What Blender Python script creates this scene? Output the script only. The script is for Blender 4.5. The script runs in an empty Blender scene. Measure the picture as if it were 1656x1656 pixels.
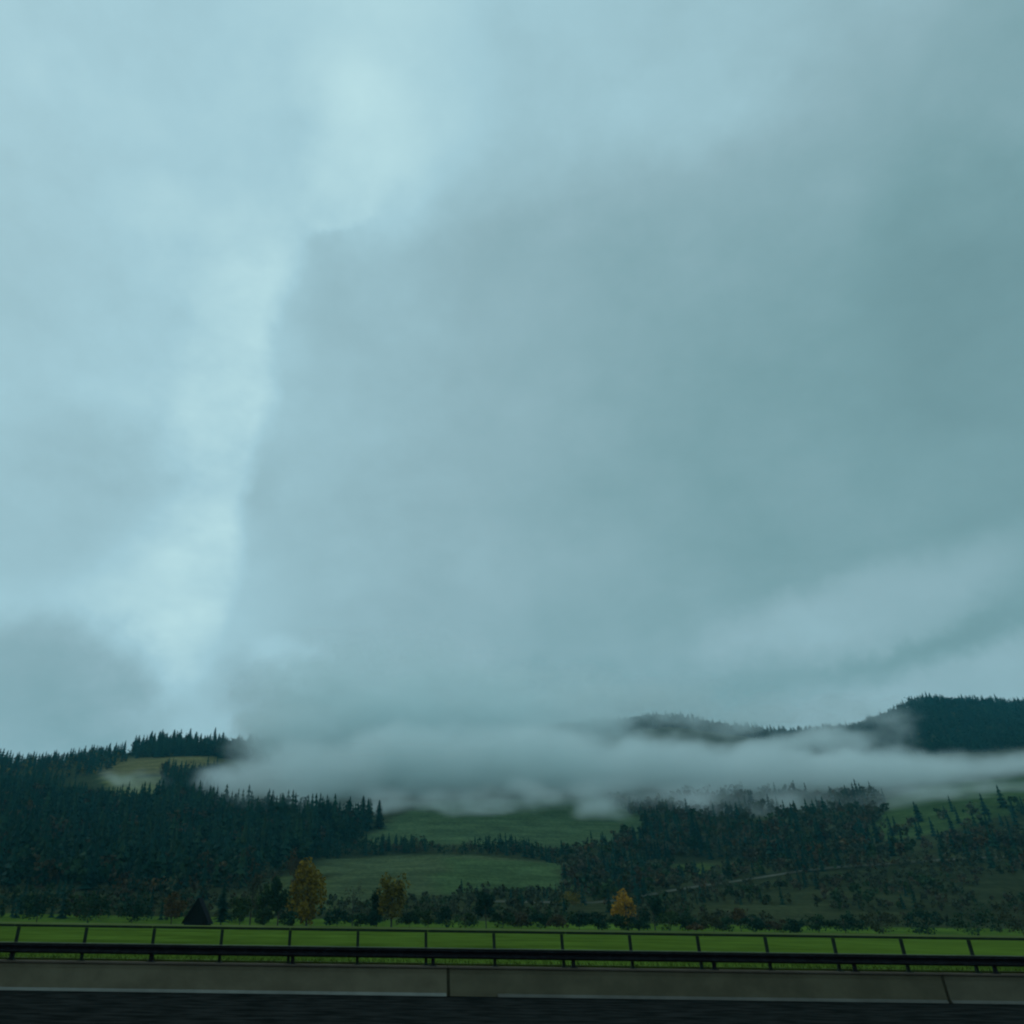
import bpy, math, random
import numpy as np
from mathutils import Matrix, Vector

random.seed(7)
rng = np.random.default_rng(7)
scene = bpy.context.scene
col = scene.collection

# ------------------------------------------------------------------ camera
W = 1656.0                       # the photograph is 1656 px square
F, PPX, PPY = 1250.0, 640.0, 828.0
PITCH, ROLL, CAM_Z = math.radians(28.0), math.radians(0.8), 1.81
_r, _f, _u = Vector((1, 0, 0)), Vector((0, math.cos(PITCH), math.sin(PITCH))), Vector((0, -math.sin(PITCH), math.cos(PITCH)))
CR = _r * math.cos(ROLL) + _u * math.sin(ROLL)
CU = _u * math.cos(ROLL) - _r * math.sin(ROLL)
CF = _f
CAM = Vector((0, 0, CAM_Z))
cd = bpy.data.cameras.new('camera')
cam = bpy.data.objects.new('camera', cd)
col.objects.link(cam)
cd.sensor_width = 36.0
cd.lens = 36.0 * F / W
cd.shift_x = (W / 2 - PPX) / W
cd.clip_start, cd.clip_end = 0.1, 20000
cam.matrix_world = Matrix(((CR.x, CU.x, -CF.x, CAM.x), (CR.y, CU.y, -CF.y, CAM.y), (CR.z, CU.z, -CF.z, CAM.z), (0, 0, 0, 1)))
scene.camera = cam


def ray(px, py):
    d = CR * (px - PPX) + CU * (PPY - py) + CF * F
    return d.normalized()


def azel(px, py):
    d = ray(px, py)
    return math.atan2(d.x, d.y), math.asin(d.z)


def ts(px, py):                   # lateral tangent and slope of the line of sight
    d = ray(px, py)
    return d.x / d.y, d.z / d.y


def at(px, py, Y):                # world point on the line of sight at depth Y
    t, s = ts(px, py)
    return Vector((t * Y, Y, CAM_Z + s * Y))


# ------------------------------------------------------------------ node helper
class E:
    """a small expression builder over Math nodes (shader and geometry trees)"""
    def __init__(s, nt, v): s.nt, s.v = nt, v
    def op(s, o, *a):
        n = s.nt.nodes.new('ShaderNodeMath'); n.operation = o
        for i, x in enumerate((s,) + a):
            if isinstance(x, E): s.nt.links.new(x.v, n.inputs[i])
            else: n.inputs[i].default_value = x
        return E(s.nt, n.outputs[0])
    def __add__(s, o): return s.op('ADD', o)
    def __sub__(s, o): return s.op('SUBTRACT', o)
    def __mul__(s, o): return s.op('MULTIPLY', o)
    def __truediv__(s, o): return s.op('DIVIDE', o)
    def madd(s, a, b): return s.op('MULTIPLY_ADD', a, b)
    def step(s, a, b, lo=0.0, hi=1.0):
        n = s.nt.nodes.new('ShaderNodeMapRange'); n.interpolation_type = 'SMOOTHSTEP'
        s.nt.links.new(s.v, n.inputs[0])
        for i, x in zip((1, 2, 3, 4), (a, b, lo, hi)): n.inputs[i].default_value = x
        return E(s.nt, n.outputs[0])


def noise(nt, vec, scale, detail=4, rough=0.55, off=None, stretch=None):
    if off or stretch:
        m = nt.nodes.new('ShaderNodeVectorMath'); m.operation = 'MULTIPLY_ADD'
        nt.links.new(vec, m.inputs[0])
        m.inputs[1].default_value = stretch or (1, 1, 1); m.inputs[2].default_value = off or (0, 0, 0)
        vec = m.outputs[0]
    n = nt.nodes.new('ShaderNodeTexNoise')
    nt.links.new(vec, n.inputs['Vector'])
    n.inputs['Scale'].default_value = scale; n.inputs['Detail'].default_value = detail; n.inputs['Roughness'].default_value = rough
    return E(nt, n.outputs[0])


# ------------------------------------------------------------------ world: heavy overcast over a Nishita sky
SUN_EL, SUN_AZ = math.radians(48), math.radians(-55)      # behind the cloud, up to the left
world = bpy.data.worlds.new('World'); scene.world = world; world.use_nodes = True
nt = world.node_tree; nt.nodes.clear()
out = nt.nodes.new('ShaderNodeOutputWorld'); bg = nt.nodes.new('ShaderNodeBackground')
nt.links.new(bg.outputs[0], out.inputs[0])
bg.inputs[1].default_value = 0.1
sky = nt.nodes.new('ShaderNodeTexSky'); sky.sky_type = 'NISHITA'; sky.sun_disc = False
sky.sun_elevation = SUN_EL; sky.sun_rotation = SUN_AZ
tc = nt.nodes.new('ShaderNodeTexCoord'); D = tc.outputs['Generated']
sep = nt.nodes.new('ShaderNodeSeparateXYZ'); nt.links.new(D, sep.inputs[0])
dx, dy, dz = (E(nt, sep.outputs[i]) for i in range(3))
az0 = dx.op('ARCTAN2', dy); el0 = dz.op('ARCSINE')
n1 = noise(nt, D, 3.6, 7, 0.58); n2 = noise(nt, D, 3.6, 7, 0.58, off=(5.2, 1.3, 2.8))
n3 = noise(nt, D, 13.0, 6, 0.62, off=(1.7, 8.1, 3.3))
az = (n1 - 0.5).madd(0.15, az0) + (n3 - 0.5) * 0.05
el = (n2 - 0.5).madd(0.17, el0) + (n3 - 0.5) * 0.03
# the long edge of the nearer grey cloud: azimuth as a curve over elevation
edge_px = [(745, -60), (690, 60), (640, 200), (615, 300), (585, 335), (490, 375), (460, 460), (440, 560), (428, 660), (400, 760), (375, 880), (335, 1000), (300, 1080), (240, 1160)]
fc = nt.nodes.new('ShaderNodeFloatCurve'); cv = fc.mapping.curves[0]
pts = sorted((azel(x, y)[1] / 1.2, (azel(x, y)[0] + 1.0) / 2.0) for x, y in edge_px)
while len(cv.points) < len(pts): cv.points.new(0.5, 0.5)
for p, (a, b) in zip(cv.points, pts): p.location = (a, b)
fc.mapping.update()
nt.links.new((el / 1.2).v, fc.inputs['Value'])
edge = E(nt, fc.outputs[0]) * 2.0 - 1.0
s = az - edge
n4 = noise(nt, D, 2.1, 5, 0.55, off=(3.1, 0.4, 9.0), stretch=(1, 1, 2.2))
n5 = noise(nt, D, 6.0, 7, 0.58, off=(6.1, 2.4, 1.0), stretch=(1, 1, 1.7))
high = el.step(0.60, 1.10)                       # the edge dissolves towards the zenith
L = s.step(-0.012, 0.026, 0.0, -0.14) * el.step(0.80, 0.96, 1.0, 0.0) * el.step(0.16, 0.34, 0.35, 1.0) + 0.76
L = L + s.step(-0.10, 0.95, 0.0, -0.36) * (high * -0.40 + 1.0)
rim = s.step(-0.20, -0.02) * s.step(-0.015, 0.03, 1.0, 0.0) * (high * -1.0 + 1.0)
L = L + rim * (n5 * 2.6 - 1.1) * 0.20


def blob(px, py, rx, ry, amp, tilt=0.0):
    """one broad swelling (or thinning) of the cloud deck around a direction"""
    global L
    a, e = azel(px, py)
    ra = abs(azel(px + rx, py)[0] - azel(px - rx, py)[0]) / 2
    re = abs(azel(px, py - ry)[1] - azel(px, py + ry)[1]) / 2
    u = (az - a) / ra
    v = (el - e) / re
    if tilt: v = v - u * (tilt * ra / re)
    q = u * u + v * v
    L = L + q.step(0.0, 2.6, amp, 0.0)


blob(595, 270, 80, 110, 0.10); blob(640, 110, 120, 180, 0.07)
blob(390, 570, 85, 170, 0.09); blob(290, 960, 140, 130, 0.11)
blob(290, 330, 90, 50, 0.05); blob(60, 420, 200, 200, -0.05)
blob(110, 790, 190, 130, -0.15); blob(400, 760, 60, 60, -0.06)
blob(70, 1120, 170, 110, -0.33); blob(400, 1110, 60, 50, -0.10)
blob(470, 1060, 60, 45, 0.13)
blob(1400, 980, 230, 55, 0.20, 0.14); blob(1250, 1040, 150, 50, 0.06); blob(1570, 1090, 270, 45, 0.22, 0.10); blob(1520, 1035, 180, 22, -0.07, 0.12)
blob(1580, 450, 170, 210, -0.10); blob(900, 1150, 330, 60, -0.09)
blob(820, 180, 90, 160, -0.02); blob(1300, 170, 330, 230, 0.08)
fade = az0.op('ABSOLUTE').step(0.95, 1.7) .op('MAXIMUM', el0.step(1.12, 1.4))
L = L + (fade * (L * -1.0 + 0.58))
L = L + (n4 - 0.5) * 0.17 + (n5 - 0.5) * 0.25 + (n3 - 0.5) * 0.13
ramp = nt.nodes.new('ShaderNodeValToRGB')
cr = ramp.color_ramp
stops = [(0.0, (0.135, 0.255, 0.275)), (0.25, (0.195, 0.350, 0.380)), (0.5, (0.285, 0.455, 0.505)), (0.75, (0.385, 0.615, 0.690)), (1.0, (0.520, 0.770, 0.810))]
while len(cr.elements) < len(stops): cr.elements.new(0.5)
for e_, (p, c) in zip(cr.elements, stops): e_.position = p; e_.color = (*c, 1)
nt.links.new(L.v, ramp.inputs[0])
scl = nt.nodes.new('ShaderNodeVectorMath'); scl.operation = 'SCALE'; scl.inputs[3].default_value = 10.0
nt.links.new(ramp.outputs[0], scl.inputs[0])
mx = nt.nodes.new('ShaderNodeMix'); mx.data_type = 'RGBA'; mx.inputs[0].default_value = 0.97
nt.links.new(sky.outputs[0], mx.inputs[6]); nt.links.new(scl.outputs[0], mx.inputs[7])
nt.links.new(mx.outputs[2], bg.inputs[0])
world.cycles.sampling_method = 'MANUAL'; world.cycles.sample_map_resolution = 512

sl = bpy.data.lights.new('sun', 'SUN'); sl.energy = 0.5; sl.angle = math.radians(40); sl.color = (1.0, 0.96, 0.9)
so = bpy.data.objects.new('sun', sl); col.objects.link(so)
sd = Vector((math.sin(SUN_AZ) * math.cos(SUN_EL), math.cos(SUN_AZ) * math.cos(SUN_EL), math.sin(SUN_EL)))
so.rotation_euler = sd.to_track_quat('Z', 'Y').to_euler()

vs = scene.view_settings
vs.view_transform = 'Standard'; vs.look = 'None'; vs.exposure = 0.0; vs.gamma = 1.0; vs.use_curve_mapping = False
cy = scene.cycles
cy.max_bounces = 12; cy.diffuse_bounces = 3; cy.glossy_bounces = 2; cy.transmission_bounces = 2; cy.volume_bounces = 9; cy.transparent_max_bounces = 8
cy.volume_step_rate = 1.5; cy.volume_max_steps = 256
cy.filter_width = 2.2
cy.use_denoising = True


# ------------------------------------------------------------------ materials and mesh helpers
def principled(name, base, rough=0.8, spec=0.3, metal=0.0):
    m = bpy.data.materials.new(name); m.use_nodes = True
    b = m.node_tree.nodes['Principled BSDF']
    b.inputs['Base Color'].default_value = (*base, 1)
    b.inputs['Roughness'].default_value = rough; b.inputs['Specular IOR Level'].default_value = spec; b.inputs['Metallic'].default_value = metal
    return m


def varied(name, c1, c2, scale, rough=0.85, spec=0.2, detail=5, bump=0.0, coord='Object', stretch=None, lo=0.35, hi=0.65, metal=0.0):
    m = principled(name, c1, rough, spec, metal); n = m.node_tree
    b = n.nodes['Principled BSDF']
    t = n.nodes.new('ShaderNodeTexCoord') if coord != 'Position' else n.nodes.new('ShaderNodeNewGeometry')
    v = t.outputs[coord]
    f = noise(n, v, scale, detail, 0.6, stretch=stretch).step(lo, hi)
    x = n.nodes.new('ShaderNodeMix'); x.data_type = 'RGBA'
    n.links.new(f.v, x.inputs[0]); x.inputs[6].default_value = (*c1, 1); x.inputs[7].default_value = (*c2, 1)
    n.links.new(x.outputs[2], b.inputs['Base Color'])
    if bump:
        k = n.nodes.new('ShaderNodeBump'); k.inputs['Strength'].default_value = bump; k.inputs['Distance'].default_value = 0.02
        n.links.new(noise(n, v, scale * 6, 4, 0.6).v, k.inputs['Height']); n.links.new(k.outputs[0], b.inputs['Normal'])
    return m


def leaf_material(name):
    """leaf colour comes from the plant's own tint, stored per clump"""
    m = principled(name, (0.05, 0.08, 0.03), 0.85, 0.05); n = m.node_tree
    a = n.nodes.new('ShaderNodeAttribute'); a.attribute_name = 'tint'
    n.links.new(a.outputs['Color'], n.nodes['Principled BSDF'].inputs['Base Color'])
    return m


M_LEAF = leaf_material('foliage')
M_BARK = varied('bark', (0.035, 0.028, 0.022), (0.07, 0.06, 0.05), 3.0, 0.9)


def mesh_np(name, V, Fq, mat, tint=None, smooth=False):
    """mesh from numpy arrays; Fq is (n,3) or (n,4)"""
    me = bpy.data.meshes.new(name)
    V = np.asarray(V, np.float32); Fq = np.asarray(Fq, np.int32)
    k = Fq.shape[1]
    me.vertices.add(len(V)); me.vertices.foreach_set('co', V.ravel())
    me.loops.add(Fq.size); me.loops.foreach_set('vertex_index', Fq.ravel())
    me.polygons.add(len(Fq)); me.polygons.foreach_set('loop_start', np.arange(len(Fq), dtype=np.int32) * k)
    me.polygons.foreach_set('loop_total', np.full(len(Fq), k, np.int32))
    if smooth: me.polygons.foreach_set('use_smooth', np.ones(len(Fq), bool))
    if tint is not None:
        a = me.color_attributes.new('tint', 'FLOAT_COLOR', 'POINT')
        c = np.ones((len(V), 4), np.float32); c[:, :3] = tint
        a.data.foreach_set('color', c.ravel())
    me.update(calc_edges=True)
    if mat: me.materials.append(mat)
    return me


def obj(name, me, parent=None, loc=None):
    o = bpy.data.objects.new(name, me); col.objects.link(o)
    if parent: o.parent = parent
    if loc is not None: o.location = loc
    return o


def tag(o, label, cat=None, group=None, kind=None):
    o['label'] = label
    if cat: o['category'] = cat
    if group: o['group'] = group
    if kind: o['kind'] = kind
    return o


class MB:
    """collects boxes, prisms and tubes into one mesh"""
    def __init__(s): s.v, s.f = [], []
    def box(s, x0, x1, y0, y1, z0, z1):
        b = len(s.v)
        s.v += [(x0, y0, z0), (x1, y0, z0), (x1, y1, z0), (x0, y1, z0), (x0, y0, z1), (x1, y0, z1), (x1, y1, z1), (x0, y1, z1)]
        s.f += [tuple(b + i for i in q) for q in ((3, 2, 1, 0), (4, 5, 6, 7), (0, 1, 5, 4), (1, 2, 6, 5), (2, 3, 7, 6), (3, 0, 4, 7))]
        return s
    def extrude_x(s, prof, x0, x1, closed=True):
        b = len(s.v); n = len(prof)
        s.v += [(x0, y, z) for y, z in prof] + [(x1, y, z) for y, z in prof]
        for i in range(n if closed else n - 1):
            j = (i + 1) % n; s.f.append((b + i, b + j, b + n + j, b + n + i))
        if closed: s.f += [tuple(b + i for i in range(n - 1, -1, -1)), tuple(b + n + i for i in range(n))]
        return s
    def tube(s, p, q, r0, r1, n=6):
        p, q = Vector(p), Vector(q); d = (q - p).normalized()
        a = d.orthogonal().normalized(); c = d.cross(a); b = len(s.v)
        for o_, r in ((p, r0), (q, r1)):
            for i in range(n):
                t = 2 * math.pi * i / n; s.v.append(tuple(o_ + a * (r * math.cos(t)) + c * (r * math.sin(t))))
        for i in range(n):
            j = (i + 1) % n; s.f.append((b + i, b + j, b + n + j, b + n + i))
        s.f += [tuple(b + i for i in range(n - 1, -1, -1)), tuple(b + n + i for i in range(n))]
        return s
    def mesh(s, name, mat, bevel=0.0):
        me = bpy.data.meshes.new(name); me.from_pydata(s.v, [], s.f); me.update()
        if mat: me.materials.append(mat)
        if bevel:
            import bmesh
            bm = bmesh.new(); bm.from_mesh(me)
            bmesh.ops.bevel(bm, geom=bm.edges[:], offset=bevel, segments=2, affect='EDGES', clamp_overlap=True)
            bm.to_mesh(me); bm.free()
        return me


# ------------------------------------------------------------------ terrain
FIELD_Z = 0.78
KNOTS = {   # depth of a contour (m) -> how high the bare ground stands there, read along the valley side
    345: [(0, 1466), (400, 1474), (800, 1480), (1200, 1487), (1656, 1493)],
    430: [(0, 1440), (300, 1452), (500, 1458), (700, 1462), (900, 1462), (1100, 1456), (1300, 1444), (1656, 1440)],
    520: [(0, 1400), (300, 1422), (500, 1428), (700, 1434), (900, 1439), (1100, 1430), (1300, 1410), (1656, 1392)],
    650: [(0, 1352), (200, 1378), (400, 1390), (550, 1386), (750, 1382), (900, 1392), (1100, 1396), (1300, 1374), (1656, 1340)],
    760: [(0, 1312), (200, 1332), (350, 1338), (500, 1340), (590, 1345), (750, 1338), (900, 1342), (1030, 1348), (1200, 1338), (1400, 1322), (1656, 1290)],
    900: [(0, 1285), (180, 1294), (300, 1303), (450, 1310), (550, 1310), (700, 1300), (900, 1300), (1030, 1302), (1200, 1292), (1400, 1282), (1656, 1250)],
    1100: [(0, 1252), (110, 1247), (250, 1240), (350, 1245), (500, 1262), (800, 1252), (1000, 1247), (1200, 1242), (1400, 1242), (1656, 1218)],
    1300: [(0, 1238), (110, 1230), (195, 1224), (230, 1208), (300, 1200), (380, 1205), (430, 1212), (500, 1218), (700, 1205), (900, 1195), (1070, 1186), (1250, 1200), (1350, 1204), (1400, 1212), (1656, 1192)],
    1700: [(0, 1252), (300, 1240), (500, 1232), (700, 1200), (960, 1176), (1080, 1164), (1230, 1192), (1330, 1188), (1400, 1178), (1470, 1142), (1520, 1133), (1590, 1137), (1656, 1142)],
    2100: [(0, 1300), (700, 1250), (1300, 1230), (1470, 1190), (1656, 1180)],
    2600: [(0, 1380), (700, 1370), (1656, 1360)],
}
DEPTHS = np.array([0.0, 285.0] + list(KNOTS.keys()))
TBL = []
for Yk, poly in KNOTS.items():
    q = np.array(sorted(ts(x, y) for x, y in poly)); TBL.append((q[:, 0], q[:, 1]))


def vnoise(x, y, seed):
    """value noise on numpy arrays"""
    def h(i, j):
        n = (i * 374761393 + j * 668265263 + seed * 982451653) & 0x7fffffff
        n = ((n ^ (n >> 13)) * 1274126177) & 0x7fffffff
        return ((n ^ (n >> 16)) & 0xffff) / 65535.0
    xi, yi = np.floor(x).astype(np.int64), np.floor(y).astype(np.int64)
    fx, fy = x - xi, y - yi; fx = fx * fx * (3 - 2 * fx); fy = fy * fy * (3 - 2 * fy)
    a = h(xi, yi) * (1 - fx) + h(xi + 1, yi) * fx; b = h(xi, yi + 1) * (1 - fx) + h(xi + 1, yi + 1) * fx
    return a * (1 - fy) + b * fy - 0.5


def ground(x, y):
    x = np.asarray(x, float); y = np.asarray(y, float)
    t = x / np.maximum(y, 1.0)
    Z = [np.full(x.shape, FIELD_Z), np.full(x.shape, FIELD_Z)]
    for (tt, ss), Yk in zip(TBL, KNOTS): Z.append(CAM_Z + np.interp(t, tt, ss) * Yk)
    Z = np.stack(Z)
    k = np.clip(np.searchsorted(DEPTHS, y, side='right') - 1, 0, len(DEPTHS) - 2)
    f = np.clip((y - DEPTHS[k]) / (DEPTHS[k + 1] - DEPTHS[k]), 0, 1)
    za = np.take_along_axis(Z, k[None], 0)[0]; zb = np.take_along_axis(Z, (k + 1)[None], 0)[0]
    z = za * (1 - f) + zb * f
    amp = np.clip((y - 300) / 500, 0, 1)
    return z + amp * (vnoise(x / 90, y / 90, 3) * 7 + vnoise(x / 35, y / 35, 5) * 2.2)


def project(P):
    P = np.asarray(P, float) - np.array(CAM)
    a, b, c = P @ np.array(CR), P @ np.array(CU), P @ np.array(CF)
    return PPX + F * a / c, PPY - F * b / c


def inside(px, py, poly):
    r = np.zeros(np.shape(px), bool); n = len(poly)
    for i in range(n):
        x0, y0 = poly[i]; x1, y1 = poly[(i + 1) % n]
        if y0 == y1: continue
        c = ((y0 > py) != (y1 > py)) & (px < (x1 - x0) * (py - y0) / (y1 - y0) + x0)
        r ^= c
    return r


# meadows on the slope (colour of what grows there, with some haze put into the tint)
MEADOW = [([(520, 1452), (535, 1390), (620, 1384), (760, 1382), (905, 1396), (925, 1440), (780, 1436), (670, 1450), (560, 1470)], (0.060, 0.080, 0.036)),
          ([(700, 1450), (720, 1386), (905, 1396), (925, 1440), (800, 1436)], (0.054, 0.088, 0.034)),
          ([(575, 1366), (640, 1322), (700, 1295), (1000, 1290), (1060, 1320), (1040, 1360), (930, 1372), (760, 1366)], (0.056, 0.088, 0.040)),
          ([(170, 1255), (265, 1255), (265, 1300), (180, 1300)], (0.120, 0.135, 0.050)),
          ([(140, 1228), (350, 1222), (350, 1250), (180, 1256)], (0.120, 0.110, 0.045)),
          ([(1085, 1415), (1100, 1394), (1160, 1400), (1165, 1412), (1130, 1420)], (0.052, 0.078, 0.022)),
          ([(1410, 1360), (1420, 1300), (1500, 1270), (1700, 1250), (1700, 1300), (1500, 1350)], (0.050, 0.082, 0.028)),
          ([(340, 1470), (520, 1395), (530, 1470), (420, 1490)], (0.065, 0.085, 0.032))]
NX, NY = 330, 240
gx = np.linspace(-1500, 2600, NX)
gy = np.concatenate([np.linspace(26.35, 300, 20), np.linspace(310, 1000, 110), np.linspace(1008, 2600, NY - 130)])
X, Y = np.meshgrid(gx, gy)
Zt = ground(X, Y)
Zs = Zt.copy()
for _ in range(2):
    Zs[1:-1, 1:-1] = (Zs[1:-1, 1:-1] * 2 + Zs[:-2, 1:-1] + Zs[2:, 1:-1] + Zs[1:-1, :-2] + Zs[1:-1, 2:]) / 6
Zt = np.where(Y > 310, Zs, Zt)


def zground(x, y):
    """height of the smoothed sheet"""
    i = np.clip(np.searchsorted(gx, x) - 1, 0, NX - 2); j = np.clip(np.searchsorted(gy, y) - 1, 0, NY - 2)
    fx = (x - gx[i]) / (gx[i + 1] - gx[i]); fy = (y - gy[j]) / (gy[j + 1] - gy[j])
    return (Zt[j, i] * (1 - fx) + Zt[j, i + 1] * fx) * (1 - fy) + (Zt[j + 1, i] * (1 - fx) + Zt[j + 1, i + 1] * fx) * fy


def on_ground(px, py, y0=290, y1=2000):
    """where a line of sight meets the ground"""
    t, s_ = ts(px, py)
    ys = np.linspace(y0, y1, 900); z = zground(t * ys, ys); h = CAM_Z + s_ * ys
    k = np.argmax(z >= h) if (z >= h).any() else len(ys) - 1
    return Vector((t * ys[k], ys[k], float(z[k])))


P = np.stack([X.ravel(), Y.ravel(), Zt.ravel()], 1)
ppx, ppy = project(P)
tint = np.tile(np.array([[0.036, 0.044, 0.020]]), (len(P), 1))
nn = vnoise(P[:, 0] / 60, P[:, 1] / 60, 11)
tint *= (1 + nn * 0.5)[:, None]
for poly, c in MEADOW:
    m = inside(ppx, ppy, poly) & (P[:, 1] > 330)
    tint[m] = np.array(c)[None] * (1 + nn[m] * 0.25)[:, None]
near = P[:, 1] < 315
stub = (P[:, 1] > 175) & (P[:, 1] < 240)
tint[near] = np.array([0.064, 0.110, 0.017])[None] * (1 + 0.25 * vnoise(P[near, 0] / 9, P[near, 1] / 30, 4))[:, None]
tint[stub] = np.array([0.085, 0.100, 0.040])[None] * (1 + 0.6 * vnoise(P[stub, 0] / 14, P[stub, 1] / 30, 8))[:, None]
ii = np.arange(NX * NY).reshape(NY, NX)
quads = np.stack([ii[:-1, :-1].ravel(), ii[:-1, 1:].ravel(), ii[1:, 1:].ravel(), ii[1:, :-1].ravel()], 1)
M_GROUND = principled('hillside', (0.07, 0.1, 0.04), 1.0, 0.0)
_n = M_GROUND.node_tree; _a = _n.nodes.new('ShaderNodeAttribute'); _a.attribute_name = 'tint'
_g = _n.nodes.new('ShaderNodeNewGeometry')
_f1 = noise(_n, _g.outputs['Position'], 0.35, 6, 0.65, stretch=(1, 0.5, 1)).step(0.25, 0.75, 0.72, 1.25) * noise(_n, _g.outputs['Position'], 0.035, 4, 0.6, stretch=(1, 1.4, 1)).step(0.3, 0.7, 0.78, 1.2) * noise(_n, _g.outputs['Position'], 0.02, 2, 0.5, stretch=(0.4, 9, 1)).step(0.3, 0.7, 0.88, 1.1)
_mu = _n.nodes.new('ShaderNodeVectorMath'); _mu.operation = 'SCALE'
_n.links.new(_a.outputs['Color'], _mu.inputs[0]); _n.links.new(_f1.v, _mu.inputs[3])
_n.links.new(_mu.outputs[0], _n.nodes['Principled BSDF'].inputs['Base Color'])
terrain = obj('terrain', mesh_np('terrain', P, quads, M_GROUND, tint, True)); terrain['kind'] = 'structure'
tag(terrain, 'green valley floor rising into misty hillside meadows')

# ------------------------------------------------------------------ motorway: asphalt sheet and verge
M_ASPH = varied('asphalt', (0.006, 0.0085, 0.008), (0.019, 0.022, 0.021), 2.2, 1.0, 0.0, 7, 0.6, 'Position', (0.5, 1.2, 1))
WALL_Y = 25.75
road = obj('road', MB().box(-400, 400, -60, WALL_Y + 0.2, -0.3, 0.0).mesh('road', M_ASPH)); road['kind'] = 'structure'
tag(road, 'dark asphalt carriageway in front of the concrete wall')
M_EARTH = varied('verge_earth', (0.04, 0.05, 0.012), (0.055, 0.090, 0.012), 2.0, 0.95, 0.1, 5, 0.3, 'Position')
vg = obj('verge', MB().box(-400, 400, WALL_Y + 0.36, WALL_Y + 0.70, 0.0, FIELD_Z + 0.004).mesh('verge', M_EARTH)); vg['kind'] = 'structure'
tag(vg, 'narrow grassy verge behind the concrete wall')
M_MARK = varied('road_paint', (0.30, 0.32, 0.31), (0.16, 0.17, 0.17), 6.0, 0.8, 0.2, 5, 0, 'Position')

# ------------------------------------------------------------------ concrete wall in long panels, with a sloping toe
X0 = at(467, 1528, 25.8).x       # first railing post in view
JOINT = at(725, 1585, WALL_Y).x
PANEL = 14.2
wall = obj('concrete_wall', None, None, (JOINT, WALL_Y, 0)); wall.empty_display_size = 0.5
tag(wall, 'long low grey concrete wall below the dark steel railing', 'wall')


def concrete(name, c):
    m = varied(name, tuple(k * 0.80 for k in c), tuple(k * 1.14 for k in c), 1.1, 0.92, 0.1, 8, 0.45, 'Position', (0.8, 1, 1.0), lo=0.3, hi=0.7)
    return m


TONES = [(0.118, 0.112, 0.080), (0.140, 0.120, 0.078), (0.112, 0.098, 0.062), (0.118, 0.104, 0.070)]
M_SEAL = varied('joint_sealant', (0.030, 0.028, 0.016), (0.045, 0.040, 0.024), 8.0, 0.9, 0.1, 4, 0, 'Position')
for k in range(-3, 4):
    c = TONES[(k + 3) % 2 if k < 0 else 2 + k % 2] if k != -1 else TONES[1]
    mt_ = concrete('concrete', c)
    x0, x1 = k * PANEL + 0.045, (k + 1) * PANEL - 0.045
    prof = [(0.0, 0.0), (0.0, 0.10), (0.035, 0.565), (0.03, 0.57), (0.03, 0.665), (0.34, 0.68), (0.34, 0.0)]
    p = obj('wall_panel', MB().extrude_x(prof[::-1], x0, x1).mesh('wall_panel', mt_), wall)
    tc_ = (0.20, 0.20, 0.175) if k < 0 else (0.135, 0.130, 0.112)  # toe lighter than its panel: sky light on the slope put into the colour
    t = obj('toe', MB().extrude_x([(-0.003, 0.0), (-0.003, 0.075), (-0.05, 0.045), (-0.07, 0.0)], x0 + (1.35 if k == 0 else 0.01), x1 - 0.02).mesh('toe', concrete('sky_lit_toe_concrete', tc_)), p)
    cp = obj('coping', MB().box(x0 - 0.035, x1 + 0.035, -0.03, 0.36, 0.682, 0.732).mesh('coping', concrete('coping_concrete', (0.115, 0.092, 0.070)), 0.008), p)
    obj('joint_seal', MB().box(x1 + 0.002, x1 + 0.088, 0.045, 0.30, 0.0, 0.66).mesh('joint_seal', M_SEAL), p)
WALL_TOP = 0.732

# ------------------------------------------------------------------ steel railing: guard beam in front, hand rail behind
M_STEEL = varied('dark_steel', (0.006, 0.006, 0.008), (0.013, 0.013, 0.016), 5.0, 0.7, 0.12, 4, 0.1, 'Position', lo=0.4, hi=0.7)
M_GREEN = varied('green_steel', (0.006, 0.014, 0.009), (0.012, 0.024, 0.016), 5.0, 0.65, 0.15, 4, 0.1, 'Position')
GY, HY = WALL_Y + 0.02, WALL_Y + 0.20
guard = obj('guard_rail', None, None, (X0, GY, WALL_TOP)); guard.empty_display_size = 0.4
tag(guard, 'thick black corrugated guard rail along the top of the concrete wall', 'guard rail')
hand = obj('hand_rail', None, None, (X0, HY, WALL_TOP)); hand.empty_display_size = 0.4
tag(hand, 'thin dark green handrail on slim posts above the black guard rail', 'handrail')
ZB0, ZB1 = 0.185, 0.435            # guard beam above the wall top
h = ZB1 - ZB0
wprof = [(0.0, ZB0), (-0.05, ZB0 + 0.08 * h), (-0.075, ZB0 + 0.2 * h), (-0.05, ZB0 + 0.34 * h), (0.0, ZB0 + 0.44 * h), (0.0, ZB0 + 0.56 * h), (-0.05, ZB0 + 0.66 * h), (-0.075, ZB0 + 0.8 * h), (-0.05, ZB0 + 0.92 * h), (0.0, ZB1)]
wprof = [(y - 0.04, z) for y, z in wprof] + [(y - 0.036, z) for y, z in wprof[::-1]]
wprof = [(y if i < 10 else y + 0.006, z) for i, (y, z) in enumerate(wprof)]
SEG = 4.06
beam_me = MB().extrude_x(wprof[::-1], 0.0, SEG - 0.004).mesh('guard_beam', M_STEEL)
gp = MB().box(-0.05, 0.05, 0.0, 0.075, 0.0, ZB1 - 0.02).mesh('post', M_STEEL, 0.006)
sp = MB().box(-0.045, 0.045, -0.052, -0.003, ZB0 + 0.06, ZB1 - 0.06).mesh('spacer', M_STEEL)
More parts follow.
